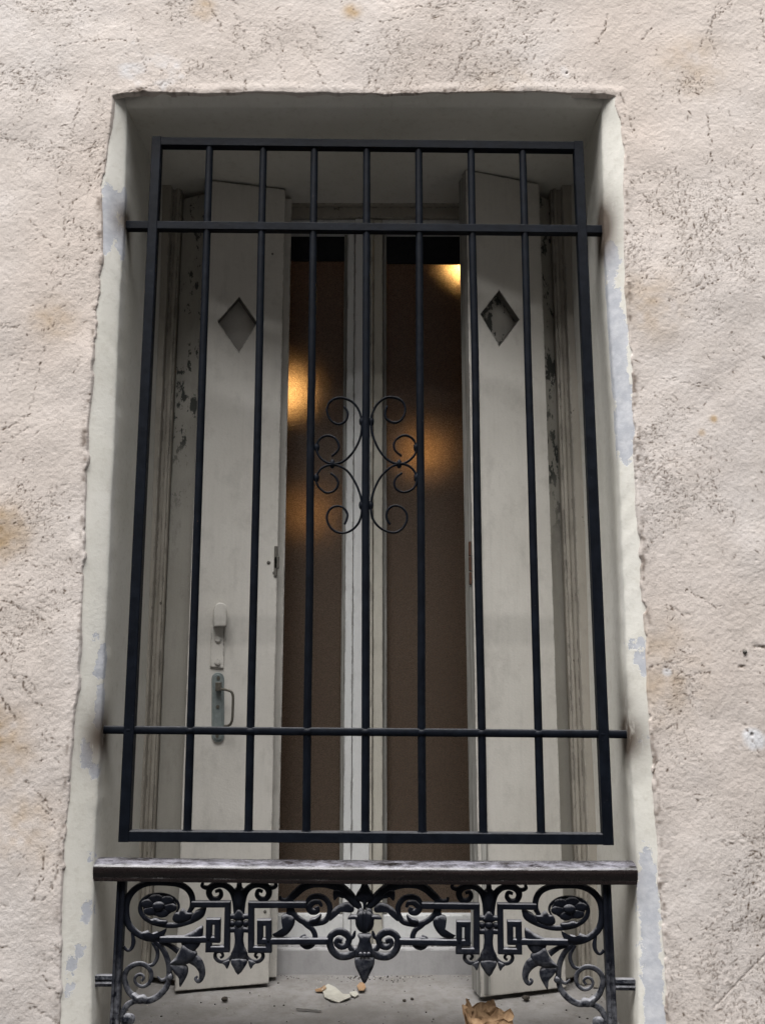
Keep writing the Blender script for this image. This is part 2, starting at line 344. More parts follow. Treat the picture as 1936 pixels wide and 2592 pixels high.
# ------------------------------------------------------------------ the house wall: plaster skin, reveals, sill
wall = thing('house_wall', (0, .2, 0), 'rough pink beige plastered house wall around the barred window', 'wall')
def plaster_skin():
    h = .0018; x0, x1, z0, z1 = -1.08, 1.08, .64, 3.30
    vnoise = lambda a, b, c, d: VN(a, b, c*.0025/h, d)
    nx, nz = int((x1-x0)/h)+1, int((z1-z0)/h)+1
    X = x0 + np.arange(nx)*h; Z = z0 + np.arange(nz)*h; XX, ZZ = np.meshgrid(X, Z)
    H = .006*vnoise(nx, nz, 90, 1) + .004*vnoise(nx, nz, 34, 2) + .0009*vnoise(nx, nz, 13, 3) + .0004*vnoise(nx, nz, 5, 4) + .0006*vnoise(nx, nz, 2.1, 5)
    dirt = np.zeros_like(H); pale = np.zeros_like(H); stain = np.zeros_like(H); dent = np.zeros_like(H)
    ang = vnoise(nx, nz, 150, 6)*3.6 + vnoise(nx, nz, 60, 16)*2.0; dens = .8*vnoise(nx, nz, 110, 7) + .7*vnoise(nx, nz, 40, 8) + .5*vnoise(nx, nz, 14, 9) - .16
    for x, y, rx, rz, k in ((900,110,.32,.12,.5),(500,120,.2,.12,.2),(1500,140,.22,.12,.25),(1440,1150,.06,.5,.32),(1560,720,.14,.25,.15),(210,270,.06,.12,.3),(260,370,.04,.06,.3),(60,1250,.12,.3,.2),(1520,1480,.12,.10,.22),(1530,1900,.14,.2,.08),(80,1850,.1,.3,.15)):
        p = D(x, y, 0); dens += k*np.exp(-((XX-p.x)/rx)**2-((ZZ-p.z)/rz)**2)
    def dash(px, pz, a, L, W, dep, dk):
        ci, cj = int((px-x0)/h), int((pz-z0)/h); r = int(L/h*.6)+3
        i0, i1, j0, j1 = max(ci-r,0), min(ci+r,nx), max(cj-r,0), min(cj+r,nz)
        if i0 >= i1 or j0 >= j1: return
        dx, dz = XX[j0:j1, i0:i1]-px, ZZ[j0:j1, i0:i1]-pz
        u = dx*math.cos(a)+dz*math.sin(a); v = -dx*math.sin(a)+dz*math.cos(a) + .18*u*u/max(L,.004)*random.uniform(-1,1)
        g = np.exp(-(2*u/L)**4) * np.exp(-(v/W)**2)
        dent[j0:j1, i0:i1] = np.maximum(dent[j0:j1, i0:i1], g*dep*.55); gd = np.exp(-(2*u/L)**4-(v/(W*1.35))**4); dirt[j0:j1, i0:i1] = np.maximum(dirt[j0:j1, i0:i1], gd*dk)
    n = 0
    while n < 8500:
        px, pz = random.uniform(x0, x1), random.uniform(z0, z1); i, j = int((px-x0)/h), int((pz-z0)/h)
        if random.random() > .025 + max(0, dens[j, i])*1.7: continue
        n += 1
        if random.random() < .45: dash(px, pz, random.uniform(0, 3.1), random.uniform(.002, .005), random.uniform(.0010, .0024), .0011, random.uniform(.3, 1.0))
        else: dash(px, pz, ang[j, i]+random.gauss(0, .55), random.uniform(.004, .018), random.uniform(.0009, .0018), .0008, .2+.8*random.random()**1.2)
    # trowel drag marks: trains of dashes along arcs
    arcs = [(D(200,170,0), D(152,320,0), 26), (D(60,720,0), D(20,840,0), 10), (D(130,560,0), D(60,470,0), 8), (D(95,640,0), D(60,900,0), 12), (D(110,300,0), D(150,560,0), 16)]
    for k in range(230):
        px, pz = random.uniform(x0, x1), random.uniform(z0, z1); i, j = int((px-x0)/h), int((pz-z0)/h); a = ang[j, i]; L = random.uniform(.03, .13)
        arcs.append((Vector((px, 0, pz)), Vector((px+L*math.cos(a), 0, pz+L*math.sin(a))), int(L/.009)+3))
    for a, b, m in arcs:
        d = b-a; th = math.atan2(d.z, d.x); bend = random.uniform(-.25, .25)
        for q in range(m):
            t = (q+random.random())/m; p = a+d*t; off = bend*d.length*(t*(1-t))
            dash(p.x-math.sin(th)*off+random.gauss(0,.0025), p.z+math.cos(th)*off+random.gauss(0,.0025), th+bend*(1-2*t)+random.gauss(0,.32), random.uniform(.003,.014), random.uniform(.0010,.0021), .0014, random.uniform(.35,1.0))
    # the long scratch low on the right
    a, b = S(1805, 2550, 0), S(1936, 2415, 0)
    for q in range(60):
        p = a.lerp(b, q/59); dash(p.x+random.gauss(0,.0006), p.z+random.gauss(0,.0006), .8, .006, .0011, .002, .42)
    def blob(arr, x, y, r, k=1.0, sx=1, sz=1):
        p = D(x, y, 0); arr[:] = np.maximum(arr, k*np.exp(-(((XX-p.x)/(r*sx))**2+((ZZ-p.z)/(r*sz))**2)**1.5))
    nb = vnoise(nx, nz, 6, 21)*1.2 + vnoise(nx, nz, 16, 22)*1.2
    for x, y, r, k in ((1212,160,.024,.62),(1612,1412,.016,.5),(1622,1590,.024,.75),(1645,1600,.018,.6),(360,165,.05,.35),(1440,1450,.012,.9),(300,150,.06,.35)): blob(pale, x, y, r, k)
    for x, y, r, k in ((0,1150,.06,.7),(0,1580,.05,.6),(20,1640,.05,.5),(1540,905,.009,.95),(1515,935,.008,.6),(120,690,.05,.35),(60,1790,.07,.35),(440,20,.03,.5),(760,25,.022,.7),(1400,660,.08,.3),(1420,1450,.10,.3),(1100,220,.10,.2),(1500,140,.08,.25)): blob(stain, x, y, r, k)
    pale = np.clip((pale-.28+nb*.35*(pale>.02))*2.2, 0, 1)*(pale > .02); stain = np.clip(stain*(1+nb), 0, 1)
    for x, y in ((1606,1408),(1622,1586),(1224,157)):
        p = D(x, y, 0); dash(p.x, p.z, 0, .006, .003, .006, .9)
    for (x, y, L) in ((1640,1398,.028),(1600,1440,.016)):
        p = D(x, y, 0); dash(p.x, p.z, -.05, L, .003, .003, .9)
    # ragged lip at the opening
    rag = .003*vnoise(nx, nz, 14, 31) + .004*vnoise(nx, nz, 37, 33)
    def bite(px, pz, r, amp, asp, an):
        ci, cj = int((px-x0)/h), int((pz-z0)/h); k = int(r*2.6/h)+2; i0, i1, j0, j1 = max(ci-k,0), min(ci+k,nx), max(cj-k,0), min(cj+k,nz)
        if i0 >= i1 or j0 >= j1: return
        dx, dz = XX[j0:j1, i0:i1]-px, ZZ[j0:j1, i0:i1]-pz; u, v = dx*math.cos(an)+dz*math.sin(an), -dx*math.sin(an)+dz*math.cos(an)
        rag[j0:j1, i0:i1] += amp*np.exp(-((u/r)**2+(v/(r*asp))**2)**2)
    for q in range(250):
        t = random.random(); rr = .0016 + .016*random.random()**4; am = random.choice((-1, 1, 1))*min(rr, .009)*random.uniform(.08, .5)
        if t < .42: pz = random.uniform(.84, 2.96); px = float(xLO(pz))
        elif t < .84: pz = random.uniform(.84, 2.96); px = float(xRO(pz))
        else: px = random.uniform(-.66, .60); pz = float(zTO(px)); am *= .6
        bite(px + random.gauss(0, .003), pz + random.gauss(0, .003), rr, am, random.uniform(.5, 1.8), random.uniform(0, 3.1))
    d = np.minimum(np.minimum(XX - xLO(ZZ), xRO(ZZ) - XX), zTO(XX) - ZZ) + rag
    H -= dent
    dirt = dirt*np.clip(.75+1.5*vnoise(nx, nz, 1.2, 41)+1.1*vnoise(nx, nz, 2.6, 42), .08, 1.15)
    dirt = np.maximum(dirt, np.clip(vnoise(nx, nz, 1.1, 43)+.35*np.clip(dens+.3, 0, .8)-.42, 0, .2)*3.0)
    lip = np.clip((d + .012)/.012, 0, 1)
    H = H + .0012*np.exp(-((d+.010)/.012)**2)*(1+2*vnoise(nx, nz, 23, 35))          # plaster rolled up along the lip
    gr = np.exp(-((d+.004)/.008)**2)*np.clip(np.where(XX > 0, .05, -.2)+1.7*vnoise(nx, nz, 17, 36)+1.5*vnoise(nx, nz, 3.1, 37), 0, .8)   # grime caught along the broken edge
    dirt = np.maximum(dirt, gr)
    YY = -H
    YY = np.where(d > 0, YY + np.clip(d/.004, 0, 1)*.010, YY)
    sill = ZZ < Z_SILL - .02
    keep_v = (d < .006) | sill
    YY = np.where(sill & (d > 0), -H, YY)
    kf = keep_v[:-1,:-1] & keep_v[1:,:-1] & keep_v[:-1,1:] & keep_v[1:,1:]
    idx = np.arange(nx*nz).reshape(nz, nx)
    quads = np.stack([idx[:-1,:-1][kf], idx[:-1,1:][kf], idx[1:,1:][kf], idx[1:,:-1][kf]], 1)
    used = np.zeros(nx*nz, bool); used[quads.ravel()] = True; remap = np.cumsum(used)-1
    co = np.stack([XX.ravel()[used], YY.ravel()[used], ZZ.ravel()[used]], 1)
    quads = remap[quads]; nv = len(co)
    # the rest of the wall, plain rings out of the picture
    ex = [-5, x0, x1, 5]; ez = [0, z0, z1, 7]; extra = []; eq = []
    for a in range(3):
        for b in range(3):
            if a == 1 and b == 1: continue
            k = nv + len(extra); extra += [(ex[a],0,ez[b]),(ex[a+1],0,ez[b]),(ex[a+1],0,ez[b+1]),(ex[a],0,ez[b+1])]; eq.append((k,k+1,k+2,k+3))
    co = np.vstack([co, np.array(extra)]); quads = np.vstack([quads, np.array(eq)])
    me = bpy.data.meshes.new('plaster'); me.vertices.add(len(co)); me.vertices.foreach_set('co', co.astype(np.float32).ravel())
    me.loops.add(quads.size); me.loops.foreach_set('vertex_index', quads.astype(np.int32).ravel())
    me.polygons.add(len(quads)); me.polygons.foreach_set('loop_start', np.arange(0, quads.size, 4, dtype=np.int32))
    me.update(calc_edges=True)
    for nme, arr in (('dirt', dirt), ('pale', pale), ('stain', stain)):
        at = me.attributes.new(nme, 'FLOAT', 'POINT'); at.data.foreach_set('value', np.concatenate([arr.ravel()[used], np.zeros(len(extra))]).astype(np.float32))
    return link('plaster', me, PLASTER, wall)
plaster_skin()

def reveals():
    prof = [(-.45,Y_OUT),(0,Y_OUT),(.2,.0070),(.4,.0108),(.6,.0152),(.78,.0198),(.9,.0235),(.96,.0258),(1.0,.0285),(1.0,.033),(1.0,.040),(1,.05),(1,.065),(1,.08),(1,.10),(1,.12),(1,.15),(1,.18),(1,.22),(1,.26),(1,.30),(1,.34),(1,.38),(1,.42),(1,.47),(1,.56)]
    fs_, ys = np.array([p[0] for p in prof]), np.array([p[1] for p in prof]); nk = len(prof)
    zto = 2.975; MBv = []; quads = []; peel = []; stn = []
    peels = []   # (x, z, side, rx, rz, k)
    for x, y, s, ry, k in ((232,470,'L',.085,1),(262,520,'L',.05,.9),(225,520,'L',.05,.9),(262,440,'L',.05,.8),(210,1430,'L',.045,.8),(208,1530,'L',.06,.85),(180,1630,'L',.035,.9),(195,1665,'L',.03,.7),(203,1375,'L',.02,.6),(180,1970,'L',.03,.8),(170,2050,'L',.03,.6),(150,2110,'L',.06,.7),(190,1850,'L',.02,.5),
                           (1318,560,'R',.05,.85),(1322,650,'R',.07,.9),(1332,720,'R',.09,1),(1335,800,'R',.09,1),(1348,900,'R',.10,1),(1350,960,'R',.05,.9),(1385,1430,'R',.03,.8),(1372,1390,'R',.02,.6),(1400,1950,'R',.13,.95),(1405,2080,'R',.12,.9),(1410,2180,'R',.10,.9),(1395,1600,'R',.02,.4)):
        p = D(x, y, .018); peels.append((p.x + (.006 if s == 'L' else 0), p.z, .012 if s == 'L' and y > 1300 else .021, ry, k))
    stains = [(D(268,485,.05), .03, .05, .75), (D(1303,500,.05), .035, .085, 1.0), (D(212,1590,.045), .034, .062, .8), (D(1357,1590,.05), .045, .055, .9), (D(1340,1520,.05), .025, .05, .5), (D(1365,1900,.06), .02, .05, .35)]
    low = lambda y, z: (.27)*min(1, max(0, (y-.05)/.05))*min(1, max(0, (1.22-z)/.25)) if z < 1.25 else 0
    def vert(x, y, z):
        MBv.append((x, y, z))
        peel.append(max([0] + [k*math.exp(-(((x-a)/rx)**2+((z-b)/ry)**2)**1.5) for a, b, rx, ry, k in peels if abs(z-b) < 3*ry]) if y < .05 else 0)
        stn.append(max([0, low(y, z)] + [k*math.exp(-((y-p.y)/.045)**2-((x-p.x)/rx)**2-((z-p.z)/rz)**2) for p, rx, rz, k in stains if abs(z-p.z) < 3*rz]))
    nzs = 430; wob = np.random.default_rng(5)
    def lines(side):
        b0 = len(MBv); w1 = (vnoise(nk, nzs+1, 6, 51 if side == 'L' else 52)*.002)*np.clip((.10-ys)/.05, .12, 1)[None, :]; w2 = vnoise(2, nzs+1, 24, 53 if side == 'L' else 54)[:, 0]*.0025
        for j in range(nzs+1):
            for k in range(nk):
                f = fs_[k]; ztop = zto + (zTA - zto)*f; z = .80 + (ztop - .80)*j/nzs
                xo, xa = (xLO(z), xLA(z)) if side == 'L' else (xRO(z), xRA(z)); sgn = 1 if side == 'L' else -1
                x = xo + (xa - xo)*f + sgn*((w1[j, k] if k > 0 else 0) + (w2[j]*min(max(f,0),1)**2 if ys[k] < .1 else 0)*(.6 if side=='L' else .4)); vert(float(x), float(ys[k]), float(z))
        for j in range(nzs):
            for k in range(nk-1):
                q = [b0+j*nk+k, b0+j*nk+k+1, b0+(j+1)*nk+k+1, b0+(j+1)*nk+k]; quads.append(q if side == 'L' else q[::-1])
    lines('L'); lines('R')
    nxs = 240; b0 = len(MBv); w1 = vnoise(nk, nxs+1, 6, 55)*.002*np.clip((.10-ys)/.05, .12, 1)[None, :]
    for i in range(nxs+1):
        for k in range(nk):
            f = fs_[k]; z = zto + (zTA - zto)*f; a = xLO(z) + (xLA(z)-xLO(z))*f; b = xRO(z) + (xRA(z)-xRO(z))*f
            x = a + (b-a)*i/nxs; zt = float(zTO(x)); z = zt + (zTA-zt)*f if f >= 0 else zt + .02
            e = min(i, nxs-i)/nxs*12; e = min(e, 1)
            vert(float(x), float(ys[k]), float(z*e + (zto+(zTA-zto)*f)*(1-e) + w1[i, k]*e))
    for i in range(nxs):
        for k in range(nk-1): quads.append([b0+i*nk+k, b0+i*nk+k+1, b0+(i+1)*nk+k+1, b0+(i+1)*nk+k])
    me = bpy.data.meshes.new('window_reveal'); me.from_pydata(MBv, [], quads)
    for nme, arr in (('peel', peel), ('stain', stn)):
        at = me.attributes.new(nme, 'FLOAT', 'POINT'); at.data.foreach_set('value', np.array(arr, np.float32))
    return link('window_reveal', me, REVEAL, wall)
reveals()
# stone sill with a worn, gently uneven top
def sill():
    nx, ny = 90, 46; x0, x1, y0, y1 = -.66, .60, -.035, .60; N1 = vnoise(nx, ny, 9, 61)*.004; N2 = vnoise(nx, ny, 3, 62)*.0015
    V = []; F = []
    for j in range(ny):
        for i in range(nx):
            y = y0+(y1-y0)*j/(ny-1); ed = .004*math.exp(-(y-y0)/.008) if j else .010
            V.append((x0+(x1-x0)*i/(nx-1), y, Z_SILL + N1[j,i]+N2[j,i] - ed + (y-.3)*.012))
    for j in range(ny-1):
        for i in range(nx-1): F.append((j*nx+i, j*nx+i+1, (j+1)*nx+i+1, (j+1)*nx+i))
    mb = MB(); mb.add(V, F)
    b = len(mb.v); mb.add([(V[i][0], y0, .775) for i in range(nx)], []); mb.f += [[i, b+i, b+i+1, i+1] for i in range(nx-1)]; mb.mi += [0]*(nx-1)
    mb.add([(x0,y0,.775),(x1,y0,.775),(x1,y1,.775),(x0,y1,.775)], [(3,2,1,0)])
    return mb.build('window_sill', STONE, wall, auto=50)
sill()
# wall core behind the skin: the masonry between facade and room, left/right/above/below the opening
mb = MB(); mb.box((-5,.03,0),(-.70,.55,7)); mb.box((.66,.03,0),(5,.55,7)); mb.box((-.70,.03,2.995),(.66,.55,7)); mb.box((-.70,.03,0),(.66,.55,.77)); mb.build('masonry', PLASTER, wall, smooth=False)
# bolt stub set in the patched hole on the right
p = D(1606, 1408, 0); mb = MB(); mb.rod(p + Vector((0,.004,0)), p + Vector((0,-.006,0)), .0042, 10); mb.build('bolt', HOLE, wall)

# ------------------------------------------------------------------ casement window
win = thing('casement_window', (-.04, .5, Z_SILL), 'pale painted casement window with amber frosted glass behind the bars', 'window')
YF = .48
mb = MB()
zH = 2.892
mb.box((-.62, .475, zH-.035), (.56, .56, zH+.03))                         # head
mb.box((-.62, .455, zH-.004), (.56, .475, zH+.02))                        # batten under soffit
mb.box((-.66, .385, .86), (-.552, .56, zH+.02)); mb.box((-.66, .362, .86), (-.575, .387, zH+.015)); mb.box((-.566, .378, .86), (-.556, .387, zH+.015))
mb.box((.462, .385, .86), (.60, .56, zH+.02)); mb.box((.489, .362, .86), (.60, .387, zH+.015)); mb.box((.468, .378, .86), (.478, .387, zH+.015))
mb.build('frame', FRAME, win, smooth=False, bevel=.003)
mb = MB(); mb.box((-.60, .452, .85), (.56, .56, .919)); mb.prism((-.60,.470,.905),(.56,.470,.905),[(0,0),(.02,.0),(.015,.018),(0,.028)]); mb.build('frame_sill', mat_paint('grey_sill_paint', (.36, .355, .36), (.45, .445, .45)), win, smooth=False, bevel=.004)
zb0, zb1 = .924, .988                                                     # bottom rail of the sashes
zt0, zt1 = 2.812, 2.856
def sash(xa, xb, ms, meet, mat, side):
    mb = MB()
    mb.box((xa, .482, zb0), (xb, .525, zb1)); mb.box((xa, .482, zt0), (xb, .525, zt1))
    x_out0, x_out1 = (xa, xa+.05) if side == 'L' else (xb-.05, xb)
    mb.box((x_out0, .4825, zb1), (x_out1, .525, zt0))
    o = mb.build('sash', SASH, win, smooth=False, bevel=.003)
    # meeting stile with its beads and chipped putty line
    s = MB(); x0, x1 = ms
    if side == 'L':
        s.box((x0+.010, .476, zb0-.002), (x0+.030, .525, zt1-.004)); s.box((x0+.0315, .470, zb0-.003), (x1, .525, zt1-.004))
        e = MB(); e.box((x0, .488, zb1), (x0+.010, .512, zt0)); s.build('stile', SASH, o, smooth=False, bevel=.002)
    else:
        s.box((x0, .470, zb0-.003), (x0+.006, .525, zt1-.004)); s.box((x0+.0075, .476, zb0-.002), (x1-.011, .525, zt1-.004))
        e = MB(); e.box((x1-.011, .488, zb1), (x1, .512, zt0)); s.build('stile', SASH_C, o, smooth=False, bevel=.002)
    e.build('glazing_bead', SASH_E, o, smooth=False, bevel=.002)
    g0, g1 = (xa+.045, x0+.004) if side == 'L' else (x1-.004, xb-.045)
    zg = 2.738 if side == 'L' else 2.730
    gm = MB(); gm.add([(g0,.505,zb1-.004),(g1,.505,zb1-.004),(g1,.505,zg),(g0,.505,zg)], [(0,1,2,3)]); gm.build('glass_pane', GLASS, o, smooth=False)
    b = MB(); b.box((g0, .500, zg), (g1, .512, zt0+.004)); b.build('dark_strip', DARK, o, smooth=False)  # dark strip filling the top of the pane
    return o
xc = -.0325
sash(-.545, xc, (-.1085, xc-.0005), xc, SASH, 'L')
sash(xc, .46, (xc, .0115), xc, SASH_C, 'R')

# ------------------------------------------------------------------ folding inner shutters
def leaf(p0, p1, th, zs, mats, parent, diamond=None, name='shutter_leaf', bev=.002):
    # p0,p1 = front-face (x,y) at the two ends; zs = (bottom0, top0, bottom1, top1)
    d = Vector((p1[0]-p0[0], p1[1]-p0[1])).normalized(); nb = Vector((-d.y, d.x)); nb = nb if nb.y > 0 else -nb
    def fp(p, z, k): return (p[0]+nb.x*th*k, p[1]+nb.y*th*k, z)
    mb = MB(); base = [(p0, zs[0]), (p1, zs[2]), (p1, zs[3]), (p0, zs[1])]
    V = [fp(p, z, 0) for p, z in base] + [fp(p, z, 1) for p, z in base]
    if diamond is None:
        mb.add(V, [(0,1,2,3)]); mb.add(V, [(4,7,6,5)])
    else:
        dm = [on_leaf(u, v, p0, p1) for u, v in diamond]     # T R B L
        W = V + [tuple(q) for q in dm] + [(q.x+nb.x*th, q.y+nb.y*th, q.z) for q in dm]
        T, R, B, L = 8, 9, 10, 11
        ff = [(3,2,T),(2,R,T),(2,1,R),(1,B,R),(1,0,B),(0,L,B),(0,3,L),(3,T,L)]
        mb.add(W, [f[::-1] for f in ff]); mb.add(W, [tuple((i+4) for i in f) for f in ff])
        mb.add(W, [(T,R,R+4,T+4),(R,B,B+4,R+4),(B,L,L+4,B+4),(L,T,T+4,L+4)], 2)
    mb.add(V, [(0,4,5,1),(1,5,6,2),(2,6,7,3),(3,7,4,0)], 1)
    # merge doubled corner points so the slab is one closed surface
    o_v = {}; idx = []
    for p in mb.v:
        k = tuple(round(c, 6) for c in p); idx.append(o_v.setdefault(k, len(o_v)))
    mb.v = list(o_v.keys()); mb.f = [[idx[i] for i in f] for f in mb.f]
    return mb.build(name, mats, parent, smooth=False, bevel=bev)
MS = [SHUT, EDGE, mat_paint('dark_cut_edge', (.10,.095,.085), (.16,.15,.135))]  # last entry: inner faces of the diamond cut, much darker than the leaf
A0, A1 = (-.474, .325), (-.2655, .375)
zl = [.866, 2.884, .866, 2.886]
shL = thing('folding_shutter', (-.40, .36, Z_SILL), 'folding shutter with grey metal handle and latch, left of the amber panes', 'shutter', 'folding inner shutters')
leaf(A0, A1, .028, zl, MS, shL, [(606,752),(650,816),(605,891),(552,814)])
leaf((A0[0]+.03, A0[1]+.055), (A1[0]+.014, A1[1]+.036), .026, [.868, 2.88, .868, 2.878], [SHUT, EDGE, EDGE], shL)
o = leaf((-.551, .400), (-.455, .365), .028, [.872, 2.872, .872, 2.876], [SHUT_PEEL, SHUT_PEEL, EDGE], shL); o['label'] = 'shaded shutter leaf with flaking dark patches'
B0, B1 = (.2185, .282), (.424, .345)
shR = thing('folding_shutter', (.36, .33, Z_SILL), 'folding shutter without a handle, grooved weathered edge, right of the amber panes', 'shutter', 'folding inner shutters')
leaf(B0, B1, .024, [.868, 2.888, .868, 2.884], MS, shR, [(1263,735),(1314,809),(1264,876),(1216,795)])
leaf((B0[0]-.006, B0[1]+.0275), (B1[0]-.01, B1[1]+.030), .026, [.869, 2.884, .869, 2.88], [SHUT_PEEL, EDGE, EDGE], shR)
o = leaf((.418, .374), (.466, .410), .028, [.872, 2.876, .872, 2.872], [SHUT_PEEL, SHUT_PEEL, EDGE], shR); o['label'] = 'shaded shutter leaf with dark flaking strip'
# a bead along the front corner of the right shutter
dl = Vector((B1[0]-B0[0], B1[1]-B0[1], 0)).normalized()
mb = MB(); a = Vector((B0[0], B0[1], .872)) + dl*.012; mb.prism(a, a + Vector((0,0,2.008)), [(-.012,-.001),(.010,-.001),(.010,.004),(-.012,.004)]); mb.build('edge_strip', EDGE, shR, smooth=False, bevel=.001)

def LP(u, v, off=0.0):
    p = on_leaf(u, v, A0, A1); d = Vector((A1[0]-A0[0], A1[1]-A0[1], 0)).normalized(); n = Vector((d.y, -d.x, 0)); n = n if n.y < 0 else -n
    return p + n*off
def F(x, y): return 480 + x*200/1005, 1480 + y*440/2212
def slab(poly, o0, o1, name, mat, parent, bev=.0015):
    m = len(poly); V = [LP(*F(x, y), o0) for x, y in poly] + [LP(*F(x, y), o1) for x, y in poly]
    mb = MB(); mb.add(V, [list(range(m)), list(range(m, 2*m))[::-1]] + [[i, (i+1)%m, m+(i+1)%m, m+i] for i in range(m)])
    return mb.build(name, mat, parent, smooth=False, bevel=bev)
def capsule(x0, x1, y0, y1, n=9, top=True, bot=True):
    r = (x1-x0)/2; cx = (x0+x1)/2; P = []
    P += [(cx - r*math.cos(math.pi*i/n), y0+r - r*math.sin(math.pi*i/n)) for i in range(n+1)] if top else [(x0,y0),(x1,y0)]
    P += [(cx + r*math.cos(math.pi*i/n), y1-r + r*math.sin(math.pi*i/n)) for i in range(n+1)] if bot else [(x1,y1),(x0,y1)]
    return P
lt = slab([(278,520),(445,530),(440,800),(432,1062),(262,1045),(270,800)], 0, .005, 'latch', SHUT, shL)
P = [(300,540),(305,330),(325,265),(365,238),(420,238),(455,268),(470,320),(468,540)]
hd = slab(P, .004, .026, 'latch_keeper', SHUT, lt, .003)
for x, y in ((362,690),(357,980)):
    a = LP(*F(x, y), .004); b = LP(*F(x, y), .009); mb = MB(); mb.rod(a, b, .0072, 14); mb.build('screw', SHUT, lt, auto=40)
hp = slab(capsule(283,440,1115,2005), 0, .005, 'handle_plate', ZINC, shL)
slab(capsule(308,412,1140,1975), .004, .0075, 'plate_face', ZINC, hp, .001)
mb = MB(); mb.prism(LP(*F(368,1240), .014), LP(*F(368,1350), .014), [(-.0065,-.008),(.0065,-.008),(.0065,.006),(-.0065,.006)])
mb.build('pivot', BRONZE, hp, smooth=False, bevel=.001)
def tube3(pts, r, n=10, sub=6):
    P = catmull(pts, sub); mb = MB(); V = []; m = len(P)
    for i in range(m):
        t = (P[min(i+1,m-1)]-P[max(i-1,0)]).normalized(); n1 = t.cross(Vector((0,1,0))).normalized(); n2 = n1.cross(t)
        V += [P[i] + n1*r*math.cos(2*math.pi*k/n) + n2*r*math.sin(2*math.pi*k/n) for k in range(n)]
    mb.add(V, [[i*n+k, i*n+(k+1)%n, (i+1)*n+(k+1)%n, (i+1)*n+k] for i in range(m-1) for k in range(n)] + [list(range(n))[::-1], list(range((m-1)*n, m*n))]); return mb
tube3([LP(*F(x,y), o) for x, y, o in ((365,1325,.010),(400,1328,.024),(470,1335,.034),(520,1360,.038),(540,1420,.038),(538,1550,.038),(532,1690,.038),(515,1755,.034),(480,1785,.026),(440,1795,.018))], .0032).build('lever', BRONZE, hp)
for x, y in ((365,1185),(357,1550),(350,1920)):
    mb = MB(); mb.rod(LP(*F(x,y), .006), LP(*F(x,y), .0092), .0042, 12); mb.build('screw', BRONZE, hp, auto=40)
# hinge remains and screw holes on the shutters
for u, v, rr in ((690,643,.003),(680,1424,.0045),(694,1450,.004),(671,2307,.0035)):
    mb = MB(); mb.rod(LP(u, v, -.001), LP(u, v, .0012), rr, 10); mb.build('screw', HOLE, shL)
mb = MB(); q = Vector((A1[0]-.004, A1[1]-.001, 0)); z0, z1 = D(604,1245,.375).z, D(604,1180,.375).z; mb.prism((q.x,q.y,z0),(q.x,q.y,z1),[(-.003,-.004),(.005,-.004),(.005,.012),(-.003,.012)]); mb.prism((q.x,q.y-.002,z0+.02),(q.x,q.y-.002,z0+.05),[(-.008,-.002),(.004,-.002),(.004,.004),(-.008,.004)]); mb.build('hinge', HOLE, shL, smooth=False, bevel=.001)
nbR = Vector((-dl.y, dl.x, 0))
mb = MB()
for ya, yb in ((1170,1200),(1203,1232),(1236,1262)):
    z1, z0 = D(1005, ya, .29).z, D(1005, yb, .29).z; q = Vector((B0[0], B0[1], 0)) + nbR*.013
    mb.prism((q.x-.0005,q.y,z0),(q.x-.0005,q.y,z1),[(-.002,-.009),(.003,-.009),(.003,.009),(-.002,.009)])
mb.build('hinge', RUST, shR, smooth=False, bevel=.001)

# ------------------------------------------------------------------ window grille
YG = .052
gr = thing('window_grille', (-.04, YG, 1.24), 'dark blue iron security grille with scrolls, fixed across the window', 'grille')
def G(x, y, Y=YG): return D(x, y, Y)
tl, tr, bl, br = G(340,306), G(1246,315), G(270,1807), G(1307,1812)
tl = Vector((-.531, YG, 2.815)); bl = Vector((-.5275, YG, 1.256)); tr = Vector((.4605, YG, 2.803)); br = Vector((.4600, YG, 1.250))
mb = MB(); hw = .0110
up, rt = (tl-bl).normalized(), (tr-tl).normalized()
mb.sq(bl - up*hw, tl + up*hw, hw); mb.sq(br - up*hw, tr + up*hw, hw)
mb.sq(tl + rt*(hw-.0004), tr - rt*(hw-.0004), hw-.0004); mb.sq(bl + rt*(hw-.0004), br - rt*(hw-.0004), hw-.0004)
mb.build('frame', IRON, gr, smooth=False)
def on_line(a, b, x): t = (x-a.x)/(b.x-a.x); return a.lerp(b, t)
tops = [453,569,679,792,904,1017,1128]; bots = [405,537,662,789,912,1043,1168]
for a, b in zip(tops, bots):
    p = on_line(tl, tr, G(a, 330).x); q = on_line(bl, br, G(b, 1795).x)
    mb = MB(); jt = [p.lerp(q, k/6) + Vector((random.uniform(-.0009,.0009) if 0 < k < 6 else 0, random.uniform(-.0008,.0008), 0)) for k in range(7)]; jt[0].z -= .009; jt[-1].z += .009; mb.stroke(jt, [.0172, .0172], thick=1.0, n=18, sub=6)
    c = q + Vector((0,0,.0105)); mb.ball(c, .0095, 1.15, 1, .45)
    mb.build('bar', IRON, gr, auto=50)
u0, u1 = G(268,489), G(1305,499); l0, l1 = G(214,1576), G(1362,1586)
mb = MB(); mb.sq(u0, u1, .0098, .0012); mb.build('crossbar', IRON, gr, smooth=False)
mb = MB(); mb.sq(l0, l1, .0080, .002)
for a, b in list(zip(tops, bots)) + [(340, 270), (1246, 1307)]:
    xx = G(a,330).x + (G(b,1795).x - G(a,330).x)*.84; c = on_line(l0, l1, xx); mb.ball(c, .0122, 1.1, 1, .75)
mb.build('crossbar', IRON, gr, auto=50)
def Q(x, y): return S(760 + x*340/1652, 960 + y*440/2138, YG)
